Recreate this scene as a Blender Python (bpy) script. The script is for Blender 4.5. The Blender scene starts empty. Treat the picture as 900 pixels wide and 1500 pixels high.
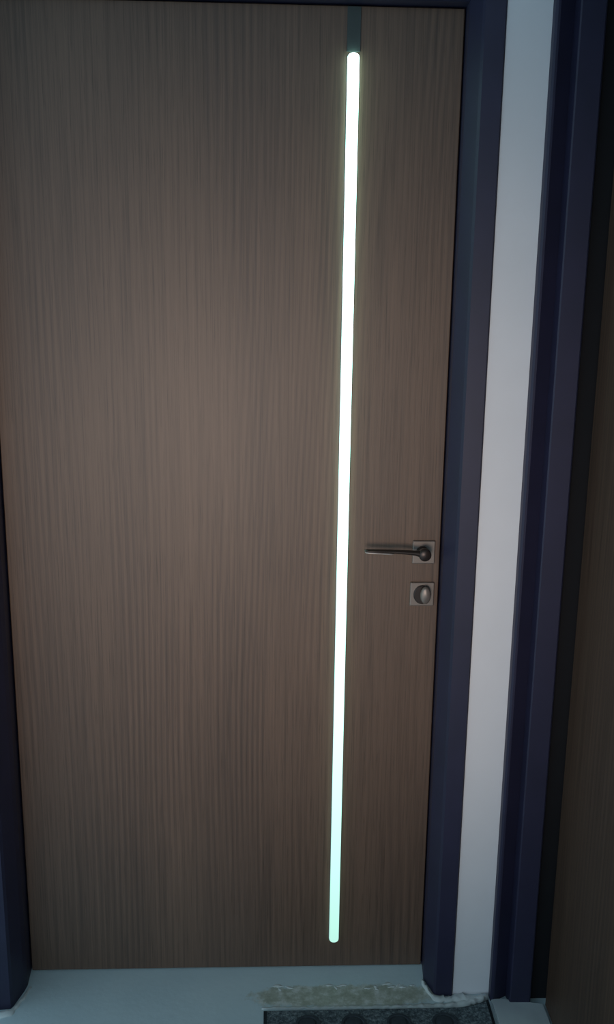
import bpy, bmesh, math, random
from mathutils import Vector, Matrix
random.seed(7)
S = bpy.context.scene
COL = S.collection

# ---------------------------------------------------------------- camera
def make_camera():
    f = 1400.0
    loc = Vector((0.5302, -1.8765, 1.5050)); yaw, pitch, roll = 0.041355, -0.231007, 0.013491
    cy, sy, cp, sp = math.cos(yaw), math.sin(yaw), math.cos(pitch), math.sin(pitch)
    fw = Vector((sy*cp, cy*cp, sp)); r = Vector((cy, -sy, 0)); u = r.cross(fw)
    c, s = math.cos(roll), math.sin(roll)
    r2 = c*r + s*u; u2 = -s*r + c*u
    cam = bpy.data.cameras.new('camera'); o = bpy.data.objects.new('camera', cam); COL.objects.link(o)
    cam.sensor_fit = 'VERTICAL'; cam.sensor_height = 36.0; cam.lens = 36.0*f/1500.0; cam.clip_start = 0.02
    M = Matrix((r2, u2, -fw)).transposed().to_4x4(); M.translation = loc
    o.matrix_world = M
    S.camera = o
make_camera()

# ---------------------------------------------------------------- light
S.view_settings.view_transform = 'Standard'; S.view_settings.look = 'None'
S.view_settings.gamma = 1.0; S.view_settings.use_curve_mapping = False
S.view_settings.exposure = 0.0
W = bpy.data.worlds.new('world'); S.world = W; W.use_nodes = True
W.node_tree.nodes['Background'].inputs[0].default_value = (0.55, 0.82, 1.0, 1)
W.node_tree.nodes['Background'].inputs[1].default_value = 1.02

def spot(name, loc, target, power, color, size, blend, radius):
    l = bpy.data.lights.new(name, 'SPOT'); o = bpy.data.objects.new(name, l); COL.objects.link(o)
    l.energy = power; l.color = color; l.spot_size = math.radians(size); l.spot_blend = blend; l.shadow_soft_size = radius
    o.location = loc; o.rotation_euler = (Vector(target) - Vector(loc)).to_track_quat('-Z', 'Y').to_euler()
    return o
# added unseen spot behind the camera; its soft pool imitates lens vignetting
spot('vignette_spot', (0.30, -2.30, 1.0), (0.53, 0.0, 1.02), 86, (1.0, 0.80, 0.68), 52, 1.0, 0.30)

# ---------------------------------------------------------------- materials
def mat(name, color, rough=0.5, spec=0.5, metal=0.0):
    m = bpy.data.materials.new(name); m.use_nodes = True
    b = m.node_tree.nodes['Principled BSDF']
    b.inputs['Base Color'].default_value = (*color, 1); b.inputs['Roughness'].default_value = rough
    b.inputs['Specular IOR Level'].default_value = spec; b.inputs['Metallic'].default_value = metal
    return m, m.node_tree.nodes, m.node_tree.links, b
def nd(n, t, **kw):
    x = n.new(t)
    for k, v in kw.items(): setattr(x, k, v)
    return x
def coords(n, l, scale, out='Object'):
    tc = nd(n, 'ShaderNodeTexCoord'); mp = nd(n, 'ShaderNodeMapping')
    mp.inputs['Scale'].default_value = scale
    l.new(tc.outputs[out], mp.inputs['Vector']); return mp.outputs['Vector']
def noise(n, l, vec, scale, detail=4, rough=0.55, dist=0.0):
    t = nd(n, 'ShaderNodeTexNoise'); t.inputs['Scale'].default_value = scale; t.inputs['Detail'].default_value = detail
    t.inputs['Roughness'].default_value = rough; t.inputs['Distortion'].default_value = dist
    l.new(vec, t.inputs['Vector']); return t.outputs['Fac']
def ramp(n, l, fac, stops):
    r = nd(n, 'ShaderNodeValToRGB'); e = r.color_ramp.elements
    while len(e) < len(stops): e.new(0.5)
    for x, (p, c) in zip(e, stops): x.position = p; x.color = (*c, 1) if len(c) == 3 else c
    l.new(fac, r.inputs['Fac']); return r.outputs['Color']
def math_(n, l, op, a, b=None, clamp=False):
    m = nd(n, 'ShaderNodeMath', operation=op); m.use_clamp = clamp
    for i, v in enumerate((a, b)):
        if v is None: continue
        if isinstance(v, (int, float)): m.inputs[i].default_value = v
        else: l.new(v, m.inputs[i])
    return m.outputs[0]
def mixc(n, l, fac, a, b, blend='MIX'):
    m = nd(n, 'ShaderNodeMix', data_type='RGBA', blend_type=blend)
    if isinstance(fac, (int, float)): m.inputs[0].default_value = fac
    else: l.new(fac, m.inputs[0])
    for i, v in ((6, a), (7, b)):
        if isinstance(v, tuple): m.inputs[i].default_value = (*v, 1)
        else: l.new(v, m.inputs[i])
    return m.outputs[2]
def bump(n, l, b, h, strength, dist):
    x = nd(n, 'ShaderNodeBump'); x.inputs['Strength'].default_value = strength; x.inputs['Distance'].default_value = dist
    l.new(h, x.inputs['Height']); l.new(x.outputs['Normal'], b.inputs['Normal'])

def wood(name, across, dark=1.0, spec=0.56):
    """veneer with upright grain; across = 'X' or 'Y', the leaf's width axis"""
    m, n, l, b = mat(name, (0.2, 0.13, 0.1), 0.5, spec)
    tc = nd(n, 'ShaderNodeTexCoord'); sp = nd(n, 'ShaderNodeSeparateXYZ'); l.new(tc.outputs['Object'], sp.inputs[0])
    cb = nd(n, 'ShaderNodeCombineXYZ'); l.new(sp.outputs[across], cb.inputs['X']); l.new(sp.outputs['Z'], cb.inputs['Z'])
    def mp(s):
        q = nd(n, 'ShaderNodeMapping'); q.inputs['Scale'].default_value = s; l.new(cb.outputs[0], q.inputs['Vector']); return q.outputs['Vector']
    broad = noise(n, l, mp((5, 1, 0.55)), 1.0, 3)
    # growth rings cut along the trunk: bands across the width, bent slowly along the height
    warp = noise(n, l, mp((2.6, 1, 0.42)), 1.0, 1, 0.4)
    ringpos = math_(n, l, 'ADD', math_(n, l, 'MULTIPLY', sp.outputs[across], 210.0), math_(n, l, 'MULTIPLY', warp, 44.0))
    ring = math_(n, l, 'POWER', math_(n, l, 'ABSOLUTE', math_(n, l, 'SINE', ringpos)), 3.0)
    mask = ramp(n, l, noise(n, l, mp((7, 1, 0.9)), 1.0, 2), [(0.40, (0, 0, 0)), (0.62, (1, 1, 1))])
    ring = math_(n, l, 'MULTIPLY', ring, mask)
    streak = noise(n, l, mp((170, 1, 2.2)), 1.0, 5, 0.65)
    pore = noise(n, l, mp((420, 1, 9)), 1.0, 3, 0.6)
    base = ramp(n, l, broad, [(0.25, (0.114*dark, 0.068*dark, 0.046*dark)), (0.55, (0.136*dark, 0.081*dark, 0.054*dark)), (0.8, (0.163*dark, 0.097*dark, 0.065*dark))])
    s2 = ramp(n, l, streak, [(0.28, (0.60,)*3), (0.5, (0.98,)*3), (0.75, (1.2,)*3)])
    c1 = mixc(n, l, 1.0, base, s2, 'MULTIPLY')
    p2 = ramp(n, l, pore, [(0.30, (0.55,)*3), (0.46, (1.0,)*3)])
    c2 = mixc(n, l, 0.8, c1, p2, 'MULTIPLY')
    c3 = mixc(n, l, math_(n, l, 'MULTIPLY', ring, 0.5), c2, (0.05*dark, 0.03*dark, 0.024*dark))
    l.new(c3, b.inputs['Base Color'])
    h = math_(n, l, 'ADD', math_(n, l, 'MULTIPLY', pore, 0.6), math_(n, l, 'MULTIPLY', streak, 0.5))
    bump(n, l, b, h, 0.25, 0.0008)
    return m
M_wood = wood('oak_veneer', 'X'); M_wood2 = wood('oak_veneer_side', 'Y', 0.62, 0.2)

def paint(name, col, col2, rough, sc, bs):
    m, n, l, b = mat(name, col, rough, 0.4)
    v = coords(n, l, (1, 1, 1)); f = noise(n, l, v, sc, 5)
    l.new(ramp(n, l, f, [(0.3, col2), (0.7, col)]), b.inputs['Base Color'])
    bump(n, l, b, noise(n, l, v, sc*14, 3), bs, 0.001)
    return m
M_wall = paint('white_wall_paint', (0.77, 0.755, 0.78), (0.73, 0.72, 0.745), 0.8, 6, 0.15)
M_ceil = paint('ceiling_paint', (0.30, 0.30, 0.30), (0.27, 0.27, 0.27), 0.9, 6, 0.1)
M_frame = paint('navy_steel_paint', (0.024, 0.023, 0.054), (0.019, 0.019, 0.043), 0.5, 9, 0.05)
M_frame2 = M_frame

def floor_mat():
    m, n, l, b = mat('grey_cement_floor', (0.2, 0.25, 0.27), 0.45, 0.4)
    v = coords(n, l, (1, 1, 1))
    c = ramp(n, l, noise(n, l, v, 7, 6), [(0.3, (0.60, 0.74, 0.78)), (0.7, (0.66, 0.79, 0.82))])
    # a dried yellowish stain in front of the sill, with a broken edge of its own
    sp = nd(n, 'ShaderNodeSeparateXYZ'); l.new(v, sp.inputs[0])
    wob = math_(n, l, 'MULTIPLY', math_(n, l, 'SUBTRACT', noise(n, l, v, 34, 6, 0.75), 0.5), 2.2)
    ex = math_(n, l, 'POWER', math_(n, l, 'ABSOLUTE', math_(n, l, 'DIVIDE', math_(n, l, 'SUBTRACT', sp.outputs['X'], 0.70), 0.215)), 4.0)
    ey = math_(n, l, 'POWER', math_(n, l, 'DIVIDE', math_(n, l, 'SUBTRACT', sp.outputs['Y'], -0.092), 0.036), 2.0)
    d = math_(n, l, 'ADD', math_(n, l, 'ADD', ex, ey), wob)
    k = ramp(n, l, d, [(0.55, (1, 1, 1)), (1.05, (0, 0, 0))])
    st = ramp(n, l, noise(n, l, v, 38, 4, 0.7), [(0.36, (0.36, 0.385, 0.29)), (0.5, (0.50, 0.53, 0.44)), (0.64, (0.74, 0.77, 0.73))])
    c = mixc(n, l, math_(n, l, 'MULTIPLY', k, 0.9), c, st)
    l.new(c, b.inputs['Base Color'])
    bump(n, l, b, noise(n, l, v, 60, 4), 0.25, 0.002)
    return m
M_floor = floor_mat()
M_plaster = paint('dried_plaster', (0.72, 0.76, 0.75), (0.62, 0.67, 0.66), 0.85, 40, 0.5)
M_sill = paint('pale_stone', (0.60, 0.66, 0.67), (0.52, 0.58, 0.60), 0.6, 18, 0.15)
M_metal, *_ = mat('worn_nickel', (0.24, 0.20, 0.175), 0.45, 0.5, 0.55)
M_dark, *_ = mat('dark_bronze', (0.05, 0.038, 0.034), 0.38, 0.5, 0.6)
M_highlight, *_ = mat('highlight_metal', (0.50, 0.45, 0.42), 0.4, 0.5, 0.5)
M_alu, *_ = mat('aluminium_channel', (0.35, 0.38, 0.38), 0.45, 0.5, 0.8)
M_top_plate = paint('teal_grey_plastic', (0.052, 0.066, 0.064), (0.045, 0.058, 0.057), 0.65, 20, 0.05)
M_rubber = paint('black_rubber', (0.022, 0.03, 0.038), (0.016, 0.022, 0.028), 0.8, 30, 0.3)
M_gap_shade = paint('black_gap_shade', (0.007, 0.007, 0.009), (0.006, 0.006, 0.008), 0.9, 30, 0.1)
M_medal = paint('charcoal_ribbed_pile', (0.055, 0.07, 0.082), (0.035, 0.046, 0.056), 0.9, 90, 0.6)
def pile_mat():
    m, n, l, b = mat('grey_mat_pile', (0.06, 0.08, 0.09), 0.95, 0.1)
    v = coords(n, l, (1, 1, 1))
    l.new(ramp(n, l, noise(n, l, v, 150, 4, 0.7), [(0.38, (0.06, 0.078, 0.09)), (0.52, (0.13, 0.165, 0.18)), (0.66, (0.28, 0.33, 0.34))]), b.inputs['Base Color'])
    bump(n, l, b, noise(n, l, v, 260, 3, 0.7), 0.8, 0.004)
    return m
M_pile = pile_mat()
def led_mat():
    # white-cyan strip; its emission falls off towards the lower end
    m = bpy.data.materials.new('light_strip_glow'); m.use_nodes = True; n = m.node_tree.nodes; l = m.node_tree.links
    n.clear(); out = nd(n, 'ShaderNodeOutputMaterial'); e = nd(n, 'ShaderNodeEmission')
    tc = nd(n, 'ShaderNodeTexCoord'); sp = nd(n, 'ShaderNodeSeparateXYZ'); l.new(tc.outputs['Object'], sp.inputs[0])
    st = math_(n, l, 'MULTIPLY', 0.88, math_(n, l, 'EXPONENT', math_(n, l, 'MULTIPLY', sp.outputs['Z'], 1.15)))
    l.new(st, e.inputs['Strength'])
    e.inputs['Color'].default_value = (0.55, 1.0, 0.86, 1)
    l.new(e.outputs[0], out.inputs['Surface']); return m
M_led = led_mat()

# ---------------------------------------------------------------- helpers
def link(name, bm, m, parent=None, smooth=False, loc=None):
    bmesh.ops.recalc_face_normals(bm, faces=bm.faces[:])
    me = bpy.data.meshes.new(name); bm.to_mesh(me); bm.free(); me.materials.append(m)
    if smooth:
        for p in me.polygons: p.use_smooth = True
    o = bpy.data.objects.new(name, me); COL.objects.link(o)
    if parent: o.parent = parent
    if loc: o.location = loc
    return o
def empty(name, loc=(0, 0, 0)):
    o = bpy.data.objects.new(name, None); COL.objects.link(o); o.location = loc; o.empty_display_size = 0.1; return o
def tag(o, label, cat, kind=None):
    o['label'] = label; o['category'] = cat
    if kind: o['kind'] = kind
    return o
def box(bm, x0, x1, y0, y1, z0, z1, bev=0.0, seg=2):
    v = [bm.verts.new((x, y, z)) for z in (z0, z1) for y in (y0, y1) for x in (x0, x1)]
    fs = [(0, 2, 3, 1), (4, 5, 7, 6), (0, 1, 5, 4), (2, 6, 7, 3), (0, 4, 6, 2), (1, 3, 7, 5)]
    ff = [bm.faces.new([v[i] for i in f]) for f in fs]
    if bev: bmesh.ops.bevel(bm, geom=list({e for f in ff for e in f.edges}), offset=bev, segments=seg, affect='EDGES', profile=0.5)
    return bm
def prism(bm, pts, z0, z1):
    a = [bm.verts.new((x, y, z0)) for x, y in pts]; b = [bm.verts.new((x, y, z1)) for x, y in pts]
    bm.faces.new(a); bm.faces.new(b); k = len(pts)
    for i in range(k): bm.faces.new((a[i], a[(i+1) % k], b[(i+1) % k], b[i]))
    return bm
def loft(bm, rings, cap=True):
    R = [[bm.verts.new(p) for p in r] for r in rings]; k = len(R[0])
    for A, B in zip(R, R[1:]):
        for i in range(k): bm.faces.new((A[i], A[(i+1) % k], B[(i+1) % k], B[i]))
    if cap: bm.faces.new(R[0]); bm.faces.new(R[-1])
    return bm
def circ(c, ax, r1, r2, k=20, y=None):
    """ring round a centre; ax = 'X' or 'Y' is its axis; r1 horizontal, r2 vertical radius"""
    o = []
    for i in range(k):
        t = 2*math.pi*i/k
        if ax == 'Y': o.append((c[0]+r1*math.cos(t), c[1], c[2]+r2*math.sin(t)))
        else: o.append((c[0], c[1]+r1*math.cos(t), c[2]+r2*math.sin(t)))
    return o

# ---------------------------------------------------------------- the setting
DW, DH = 0.883, 2.0                     # leaf width and height
WY = -0.094                             # face of the front wall
CX = 1.018                              # face of the right wall
bm = bmesh.new(); box(bm, -2.2, 2.2, -3.6, 0.5, -0.10, 0.0)
floor = tag(link('floor', bm, M_floor), 'smooth blue-grey cement floor in front of the doors', 'floor', 'structure')
bm = bmesh.new(); box(bm, -2.2, 2.2, -3.6, 0.5, 2.62, 2.72)
tag(link('ceiling', bm, M_ceil), 'plain ceiling above the landing', 'ceiling', 'structure')
bm = bmesh.new()
box(bm, -2.2, -0.052, WY, 0.16, 0, 2.62); box(bm, -0.052, 0.9375, WY, 0.16, 2.055, 2.62); box(bm, 0.9375, 1.089, WY, 0.16, 0, 2.62); box(bm, 1.089, 1.1704, -0.009, 0.16, 0, 2.62); box(bm, 1.089, 1.1704, WY, -0.009, 2.056, 2.62)
tag(link('wall_front', bm, M_wall), 'white painted wall strip between the two navy door frames', 'wall', 'structure')
bm = bmesh.new()
box(bm, CX, 1.20, -3.6, -1.075, 0, 2.62); box(bm, CX, 1.20, -1.075, WY, 2.056, 2.62); box(bm, 1.1705, 1.32, -1.20, 0.16, 0, 2.62)  # last box is unseen, added behind the side door to block light leaks
tag(link('wall_right', bm, M_wall), 'white painted side wall around the right door', 'wall', 'structure')

# frame round the main door: one pressed profile (outward offset, depth) carried up, across and down
PR = [(-0.012, 0.058), (-0.012, 0.043), (0.0015, 0.043), (0.0015, 0.0), (-0.002, -0.044), (0.0005, -0.052), (0.0125, -0.089), (0.0165, -0.0955), (0.0505, -0.0985), (0.0535, -0.0955), (0.0535, 0.058)]
def sweep(a, b, prof=PR):
    """a, b: functions of (offset, depth) giving the profile's two ends"""
    bm = bmesh.new(); A = [a(o, d) for o, d in prof]; B = [b(o, d) for o, d in prof]
    return loft(bm, [A, B])
fl = lambda o, d: d*1.20 if d < -0.05 else d            # the left jamb stands a little prouder of the wall
frame = tag(empty('trim_1', (0.44, 0, 0)), 'navy painted steel frame around the wooden door with the light strip', 'door frame', 'structure')
off = Vector((-0.44, 0, 0))
def fpart(name, a, b):
    o = link(name, sweep(a, b), M_frame, frame, loc=off); return o
fpart('jamb', lambda o, d: (-o+0.002, fl(o, d), 0.0), lambda o, d: (-o+0.002, fl(o, d), DH+o))
fpart('jamb', lambda o, d: (DW+o, d, 0.0), lambda o, d: (DW+o, d, DH+o))
fpart('head', lambda o, d: (-o+0.002, fl(o, d), DH+o), lambda o, d: (DW+o, d, DH+o))

# frame of the door in the right wall: the far jamb is the one in view
frame2 = tag(empty('trim_2', (1.08, -0.58, 0)), 'navy painted steel frame of the side door right of the white wall strip', 'door frame', 'structure')
o2 = Vector((-1.08, 0.58, 0))
J = [(CX, -0.0945), (CX-0.002, -0.097), (CX-0.002, -0.1135), (CX+0.002, -0.1165), (CX+0.006, -0.1165), (1.053, -0.100), (1.0555, -0.1245), (1.058, -0.1265), (1.098, -0.1275), (1.101, -0.125), (1.101, -0.060), (1.170, -0.060), (1.170, -0.010), (1.090, -0.010), (1.090, -0.0945)]
link('jamb', prism(bmesh.new(), J, 0, 2.055), M_frame2, frame2, loc=o2)
J2 = [(x, -1.17-y) for x, y in J]
bm = bmesh.new(); prism(bm, [(1.1015, -0.062), (1.1015, -0.104), (1.108, -0.109), (1.140, -0.109), (1.146, -0.104), (1.146, -0.062)], 0.0, 2.05)  # near-black strip added in the gap, standing in for its shade
link('gap_shade', bm, M_gap_shade, frame2, loc=o2)
link('jamb', prism(bmesh.new(), J2, 0, 2.055), M_frame2, frame2, loc=o2)
bm = bmesh.new(); HP = [(x, 2.055+min(0.0, y+0.0945)) for x, y in J if y < -0.09] + [(1.170, 2.055-0.0045), (1.170, 2.055)]
A = [(x, -0.128, z) for x, z in HP]; B = [(x, -1.042, z) for x, z in HP]
loft(bm, [A, B]); link('head', bm, M_frame2, frame2, loc=o2)

# stone sill at the foot of the side door
bm = bmesh.new(); prism(bm, [(1.018, -0.1145), (1.040, -0.113), (1.062, -0.119), (1.128, -0.1315), (1.132, -1.03), (1.026, -1.03)], -0.002, 0.006)
bmesh.ops.bevel(bm, geom=[e for e in bm.edges if all(v.co.z > 0.005 for v in e.verts)], offset=0.002, segments=2, affect='EDGES')
tag(link('trim_3', bm, M_sill), 'pale stone sill on the floor at the foot of the side door', 'sill', 'structure')

# ---------------------------------------------------------------- the main door
door = tag(empty('door_1', (0.44, 0.02, 0)), 'brown wooden door with a glowing vertical light strip, lever handle and lock', 'door', 'structure')
od = Vector((-0.44, -0.02, 0))
bm = bmesh.new(); box(bm, 0.0035, 0.8815, 0.0, 0.0415, 0.0025, 1.9985, 0.0015, 2)
link('door_leaf', bm, M_wood, door, loc=od)

LX = 0.6812; LW = 0.0105; Z0, Z1 = 0.0700, 1.9197
def pill(bm, cx, hw, z0, z1, y0, y1, dome=0.0, k=10, flat_bottom=False):
    """upright bar with rounded ends lying on the leaf, its front edge eased"""
    def ring(w, y, ins):
        p = []
        for i in range(k+1):
            t = math.pi*i/k; p.append((cx+(w)*math.cos(t), y, z1-ins-hw*0.75+w*0.75*math.sin(t)))
        for i in range(k+1):
            t = math.pi+math.pi*i/k; p.append((cx+w*math.cos(t), y, z0+ins+hw*0.75+w*0.75*math.sin(t)))
        return p
    d = (y1-y0)
    return loft(bm, [ring(hw, y0, 0), ring(hw, y0+d*0.55, 0), ring(hw*0.93, y0+d*0.85, 0), ring(hw*0.75, y1, 0)])
chan = link('light_strip', pill(bmesh.new(), LX, LW+0.0012, Z0-0.002, Z1+0.002, 0.0, -0.0022), M_alu, door, loc=od)
chan['label'] = 'long glowing white-cyan light strip set upright on the door'
link('diffuser', pill(bmesh.new(), LX, LW, Z0, Z1, -0.0018, -0.0105), M_led, chan, smooth=False)

plate_bm = bmesh.new(); box(plate_bm, LX-0.0125, LX+0.0125, -0.0024, 0.0, Z1+0.0022, 1.9975, 0.0008, 2)  # flat teal-grey plate from the strip's end up to the leaf's top
o = link('top_plate', plate_bm, M_top_plate, chan); o['label'] = 'flat teal-grey plate above the lit strip'

# lever handle on a square rose
def rose(cx, cz, w, h, t=0.008):
    bm = bmesh.new(); box(bm, cx-w/2, cx+w/2, -t, 0.0, cz-h/2, cz+h/2, 0.002, 2); return bm
HX, HZ = 0.8475, 0.981; NX, NZ = 0.8435, 0.9865
hd = link('door_handle', rose(HX, HZ, 0.046, 0.048), M_metal, door, loc=od)
hd['label'] = 'dark lever handle on a square worn metal plate'
bm = bmesh.new()
loft(bm, [circ((NX, y, NZ-0.004*(y > -0.02)), 'Y', q, q) for y, q in ((-0.006, 0.0125), (-0.012, 0.0120), (-0.015, 0.0095), (-0.034, 0.0095), (-0.037, 0.0125), (-0.049, 0.0125), (-0.052, 0.0095))])
link('neck', bm, M_dark, hd, smooth=True)
bm = bmesh.new(); rings = []
for x, z, ry, rz in ((NX+0.006, NZ, 0.0065, 0.0085), (NX-0.008, NZ+0.001, 0.0070, 0.0070), (0.825, 0.9900, 0.0070, 0.0052), (0.800, 0.9920, 0.0075, 0.0042), (0.775, 0.9935, 0.0080, 0.0034), (0.750, 0.9944, 0.0082, 0.0028), (0.728, 0.9950, 0.0080, 0.0024), (0.7225, 0.9952, 0.0055, 0.0016)):
    rings.append(circ((x, -0.044, z), 'X', ry, rz, 16))
link('lever', loft(bm, rings), M_dark, hd, smooth=True)
bm = bmesh.new(); rings = []
for x, z, ry, rz in ((0.781, 0.9868, 0.0062, 0.0010), (0.775, 0.9862, 0.0075, 0.0020), (0.750, 0.9880, 0.0078, 0.0020), (0.728, 0.9892, 0.0075, 0.0020), (0.7235, 0.9896, 0.0050, 0.0012)):
    rings.append(circ((x, -0.0455, z+0.0028), 'X', ry, rz, 16))
tip = link('tip_highlight', loft(bm, rings), M_highlight, hd, smooth=True); tip['label'] = 'bright painted-in highlight along the tip of the lever'  # separate bright piece; the tip's highlight is put into its colour

# thumb-turn lock on its own square plate
KX, KZ = 0.8475, 0.8915
lk = link('door_lock', rose(KX, KZ, 0.050, 0.050), M_metal, door, loc=od)
lk['label'] = 'thumb-turn lock on a square worn metal plate'
bm = bmesh.new()
loft(bm, [circ((KX, -0.007, KZ), 'Y', 0.0185, 0.0205), circ((KX, -0.011, KZ), 'Y', 0.018, 0.020), circ((KX, -0.012, KZ), 'Y', 0.0165, 0.0185)])
link('collar', bm, M_dark, lk, smooth=False)
bm = bmesh.new(); rings = []
for y, rx, rz in ((-0.010, 0.0050, 0.0070), (-0.014, 0.0060, 0.0100), (-0.017, 0.0095, 0.0165), (-0.022, 0.0110, 0.0185), (-0.026, 0.0105, 0.0180), (-0.029, 0.0075, 0.0150)):
    rings.append(circ((KX+0.0045, y, KZ+0.003), 'Y', rx, rz, 20))
link('thumb_turn', loft(bm, rings), M_metal, lk, smooth=True)

# ---------------------------------------------------------------- the side door
sd = tag(empty('door_2', (1.15, -0.58, 0)), 'dark brown wooden side door at the right edge of the picture', 'door', 'structure')
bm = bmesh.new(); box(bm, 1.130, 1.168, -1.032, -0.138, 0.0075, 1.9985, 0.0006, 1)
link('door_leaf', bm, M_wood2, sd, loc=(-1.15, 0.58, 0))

# ---------------------------------------------------------------- plaster left on the floor
def smear(path, name='plaster_smear'):
    """lumpy low bead; path = (x, y, half width, height)"""
    bm = bmesh.new(); rings = []; pts = []
    for (a, b) in zip(path, path[1:]):
        nseg = max(2, int(math.hypot(b[0]-a[0], b[1]-a[1])/0.006))
        for i in range(nseg): t = i/nseg; pts.append([p+(q-p)*t for p, q in zip(a, b)])
    pts.append(list(path[-1]))
    for i, p in enumerate(pts):
        a = pts[max(0, i-1)]; b = pts[min(len(pts)-1, i+1)]
        t = Vector((b[0]-a[0], b[1]-a[1])).normalized(); nrm = Vector((-t.y, t.x))
        w = p[2]*random.uniform(0.7, 1.3); h = p[3]*random.uniform(0.5, 1.4); j = random.uniform(-0.25, 0.25)*p[2]
        ring = []
        for u, hh in ((-1, -0.001), (-0.8, 0.45), (-0.35, 0.95), (0.1, 1.0), (0.6, 0.7), (0.9, 0.35), (1, -0.001)):
            ring.append((p[0]+nrm.x*(u*w+j), p[1]+nrm.y*(u*w+j), h*hh if hh > 0 else -0.001))
        rings.append(ring)
    loft(bm, rings)
    o = link(name, bm, M_plaster, floor, smooth=True); return o
smear([(0.012, -0.050, 0.003, 0.003), (0.007, -0.075, 0.004, 0.003), (-0.008, -0.118, 0.006, 0.004), (-0.013, -0.128, 0.010, 0.005), (-0.05, -0.130, 0.010, 0.005)])
smear([(0.878, -0.048, 0.003, 0.004), (0.880, -0.066, 0.005, 0.005), (0.889, -0.093, 0.006, 0.006), (0.903, -0.108, 0.010, 0.005), (0.945, -0.109, 0.014, 0.007), (0.985, -0.106, 0.012, 0.009), (1.013, -0.106, 0.010, 0.007)])
for k in range(16):                       # flecks along the upper edge of the stain
    fx = random.uniform(0.53, 0.86); fy = -0.064+random.uniform(-0.012, 0.006); q = random.uniform(0.003, 0.013); t = random.uniform(-0.004, 0.004)
    smear([(fx-q, fy-t, 0.0006, 0.0003), (fx-q*0.3, fy, 0.0035*random.uniform(0.5, 1.2), 0.0014), (fx+q*0.4, fy+t, 0.003, 0.0012), (fx+q, fy+t*0.5, 0.0006, 0.0003)])
smear([(0.520, -0.126, 0.004, 0.002), (0.60, -0.127, 0.005, 0.003), (0.72, -0.128, 0.006, 0.003), (0.84, -0.129, 0.007, 0.004), (0.92, -0.128, 0.009, 0.005), (0.965, -0.122, 0.011, 0.007), (1.004, -0.112, 0.009, 0.007)])

# ---------------------------------------------------------------- the doormat
MX0, MX1, MY0, MY1 = 0.524, 1.010, -0.86, -0.140
mt = tag(empty('doormat', (0.767, -0.50, 0)), 'dark grey doormat with round medallions, at the foot of the doors', 'doormat')
om = Vector((-0.767, 0.50, 0))
def edge_shift(x, y):
    """the far right corner is pushed up against the wall"""
    k = max(0.0, (x-0.93)/0.08); q = max(0.0, 1-(MY1-y)/0.10)
    return k*k*0.018*q, k*k*0.004*q
def slab(x0, x1, y0, y1, z0, z1, m, name, nx=24, ny=30):
    bm = bmesh.new(); G = []
    for z in (z1, z0):
        g = []
        for j in range(ny+1):
            row = []
            for i in range(nx+1):
                x = x0+(x1-x0)*i/nx; y = y0+(y1-y0)*(j/ny); dy, dz = edge_shift(x, y)
                row.append(bm.verts.new((x, y+dy, z+dz)))
            g.append(row)
        G.append(g)
    for g in G:
        for j in range(ny):
            for i in range(nx): bm.faces.new((g[j][i], g[j][i+1], g[j+1][i+1], g[j+1][i]))
    T, Bt = G
    for i in range(nx):
        bm.faces.new((T[0][i], T[0][i+1], Bt[0][i+1], Bt[0][i])); bm.faces.new((T[ny][i], T[ny][i+1], Bt[ny][i+1], Bt[ny][i]))
    for j in range(ny):
        bm.faces.new((T[j][0], T[j+1][0], Bt[j+1][0], Bt[j][0])); bm.faces.new((T[j][nx], T[j+1][nx], Bt[j+1][nx], Bt[j][nx]))
    return link(name, bm, m, mt, loc=om)
slab(MX0, MX1, MY0, MY1, 0.0003, 0.0060, M_rubber, 'backing')
slab(MX0+0.007, MX1-0.007, MY0+0.007, MY1-0.005, 0.0060, 0.0095, M_pile, 'pile')
bm = bmesh.new(); rings = []
for r, z in ((0.0275, 0.0085), (0.0265, 0.0118), (0.0215, 0.0118), (0.0205, 0.0100), (0.0165, 0.0100), (0.0155, 0.0120), (0.0090, 0.0124), (0.002, 0.0128)):
    rings.append([(r*math.cos(2*math.pi*i/20), r*math.sin(2*math.pi*i/20), z) for i in range(20)])
loft(bm, rings)
proto = link('medallion', bm, M_medal, mt)
first = True
for j in range(7):
    for i in range(5):
        x = 0.617+0.0955*i; y = -0.186-0.0955*j
        if x > MX1-0.02: continue
        o = proto if first else proto.copy()
        if not first: COL.objects.link(o)
        first = False
        o.parent = mt; o.location = Vector((x, y, 0))+om
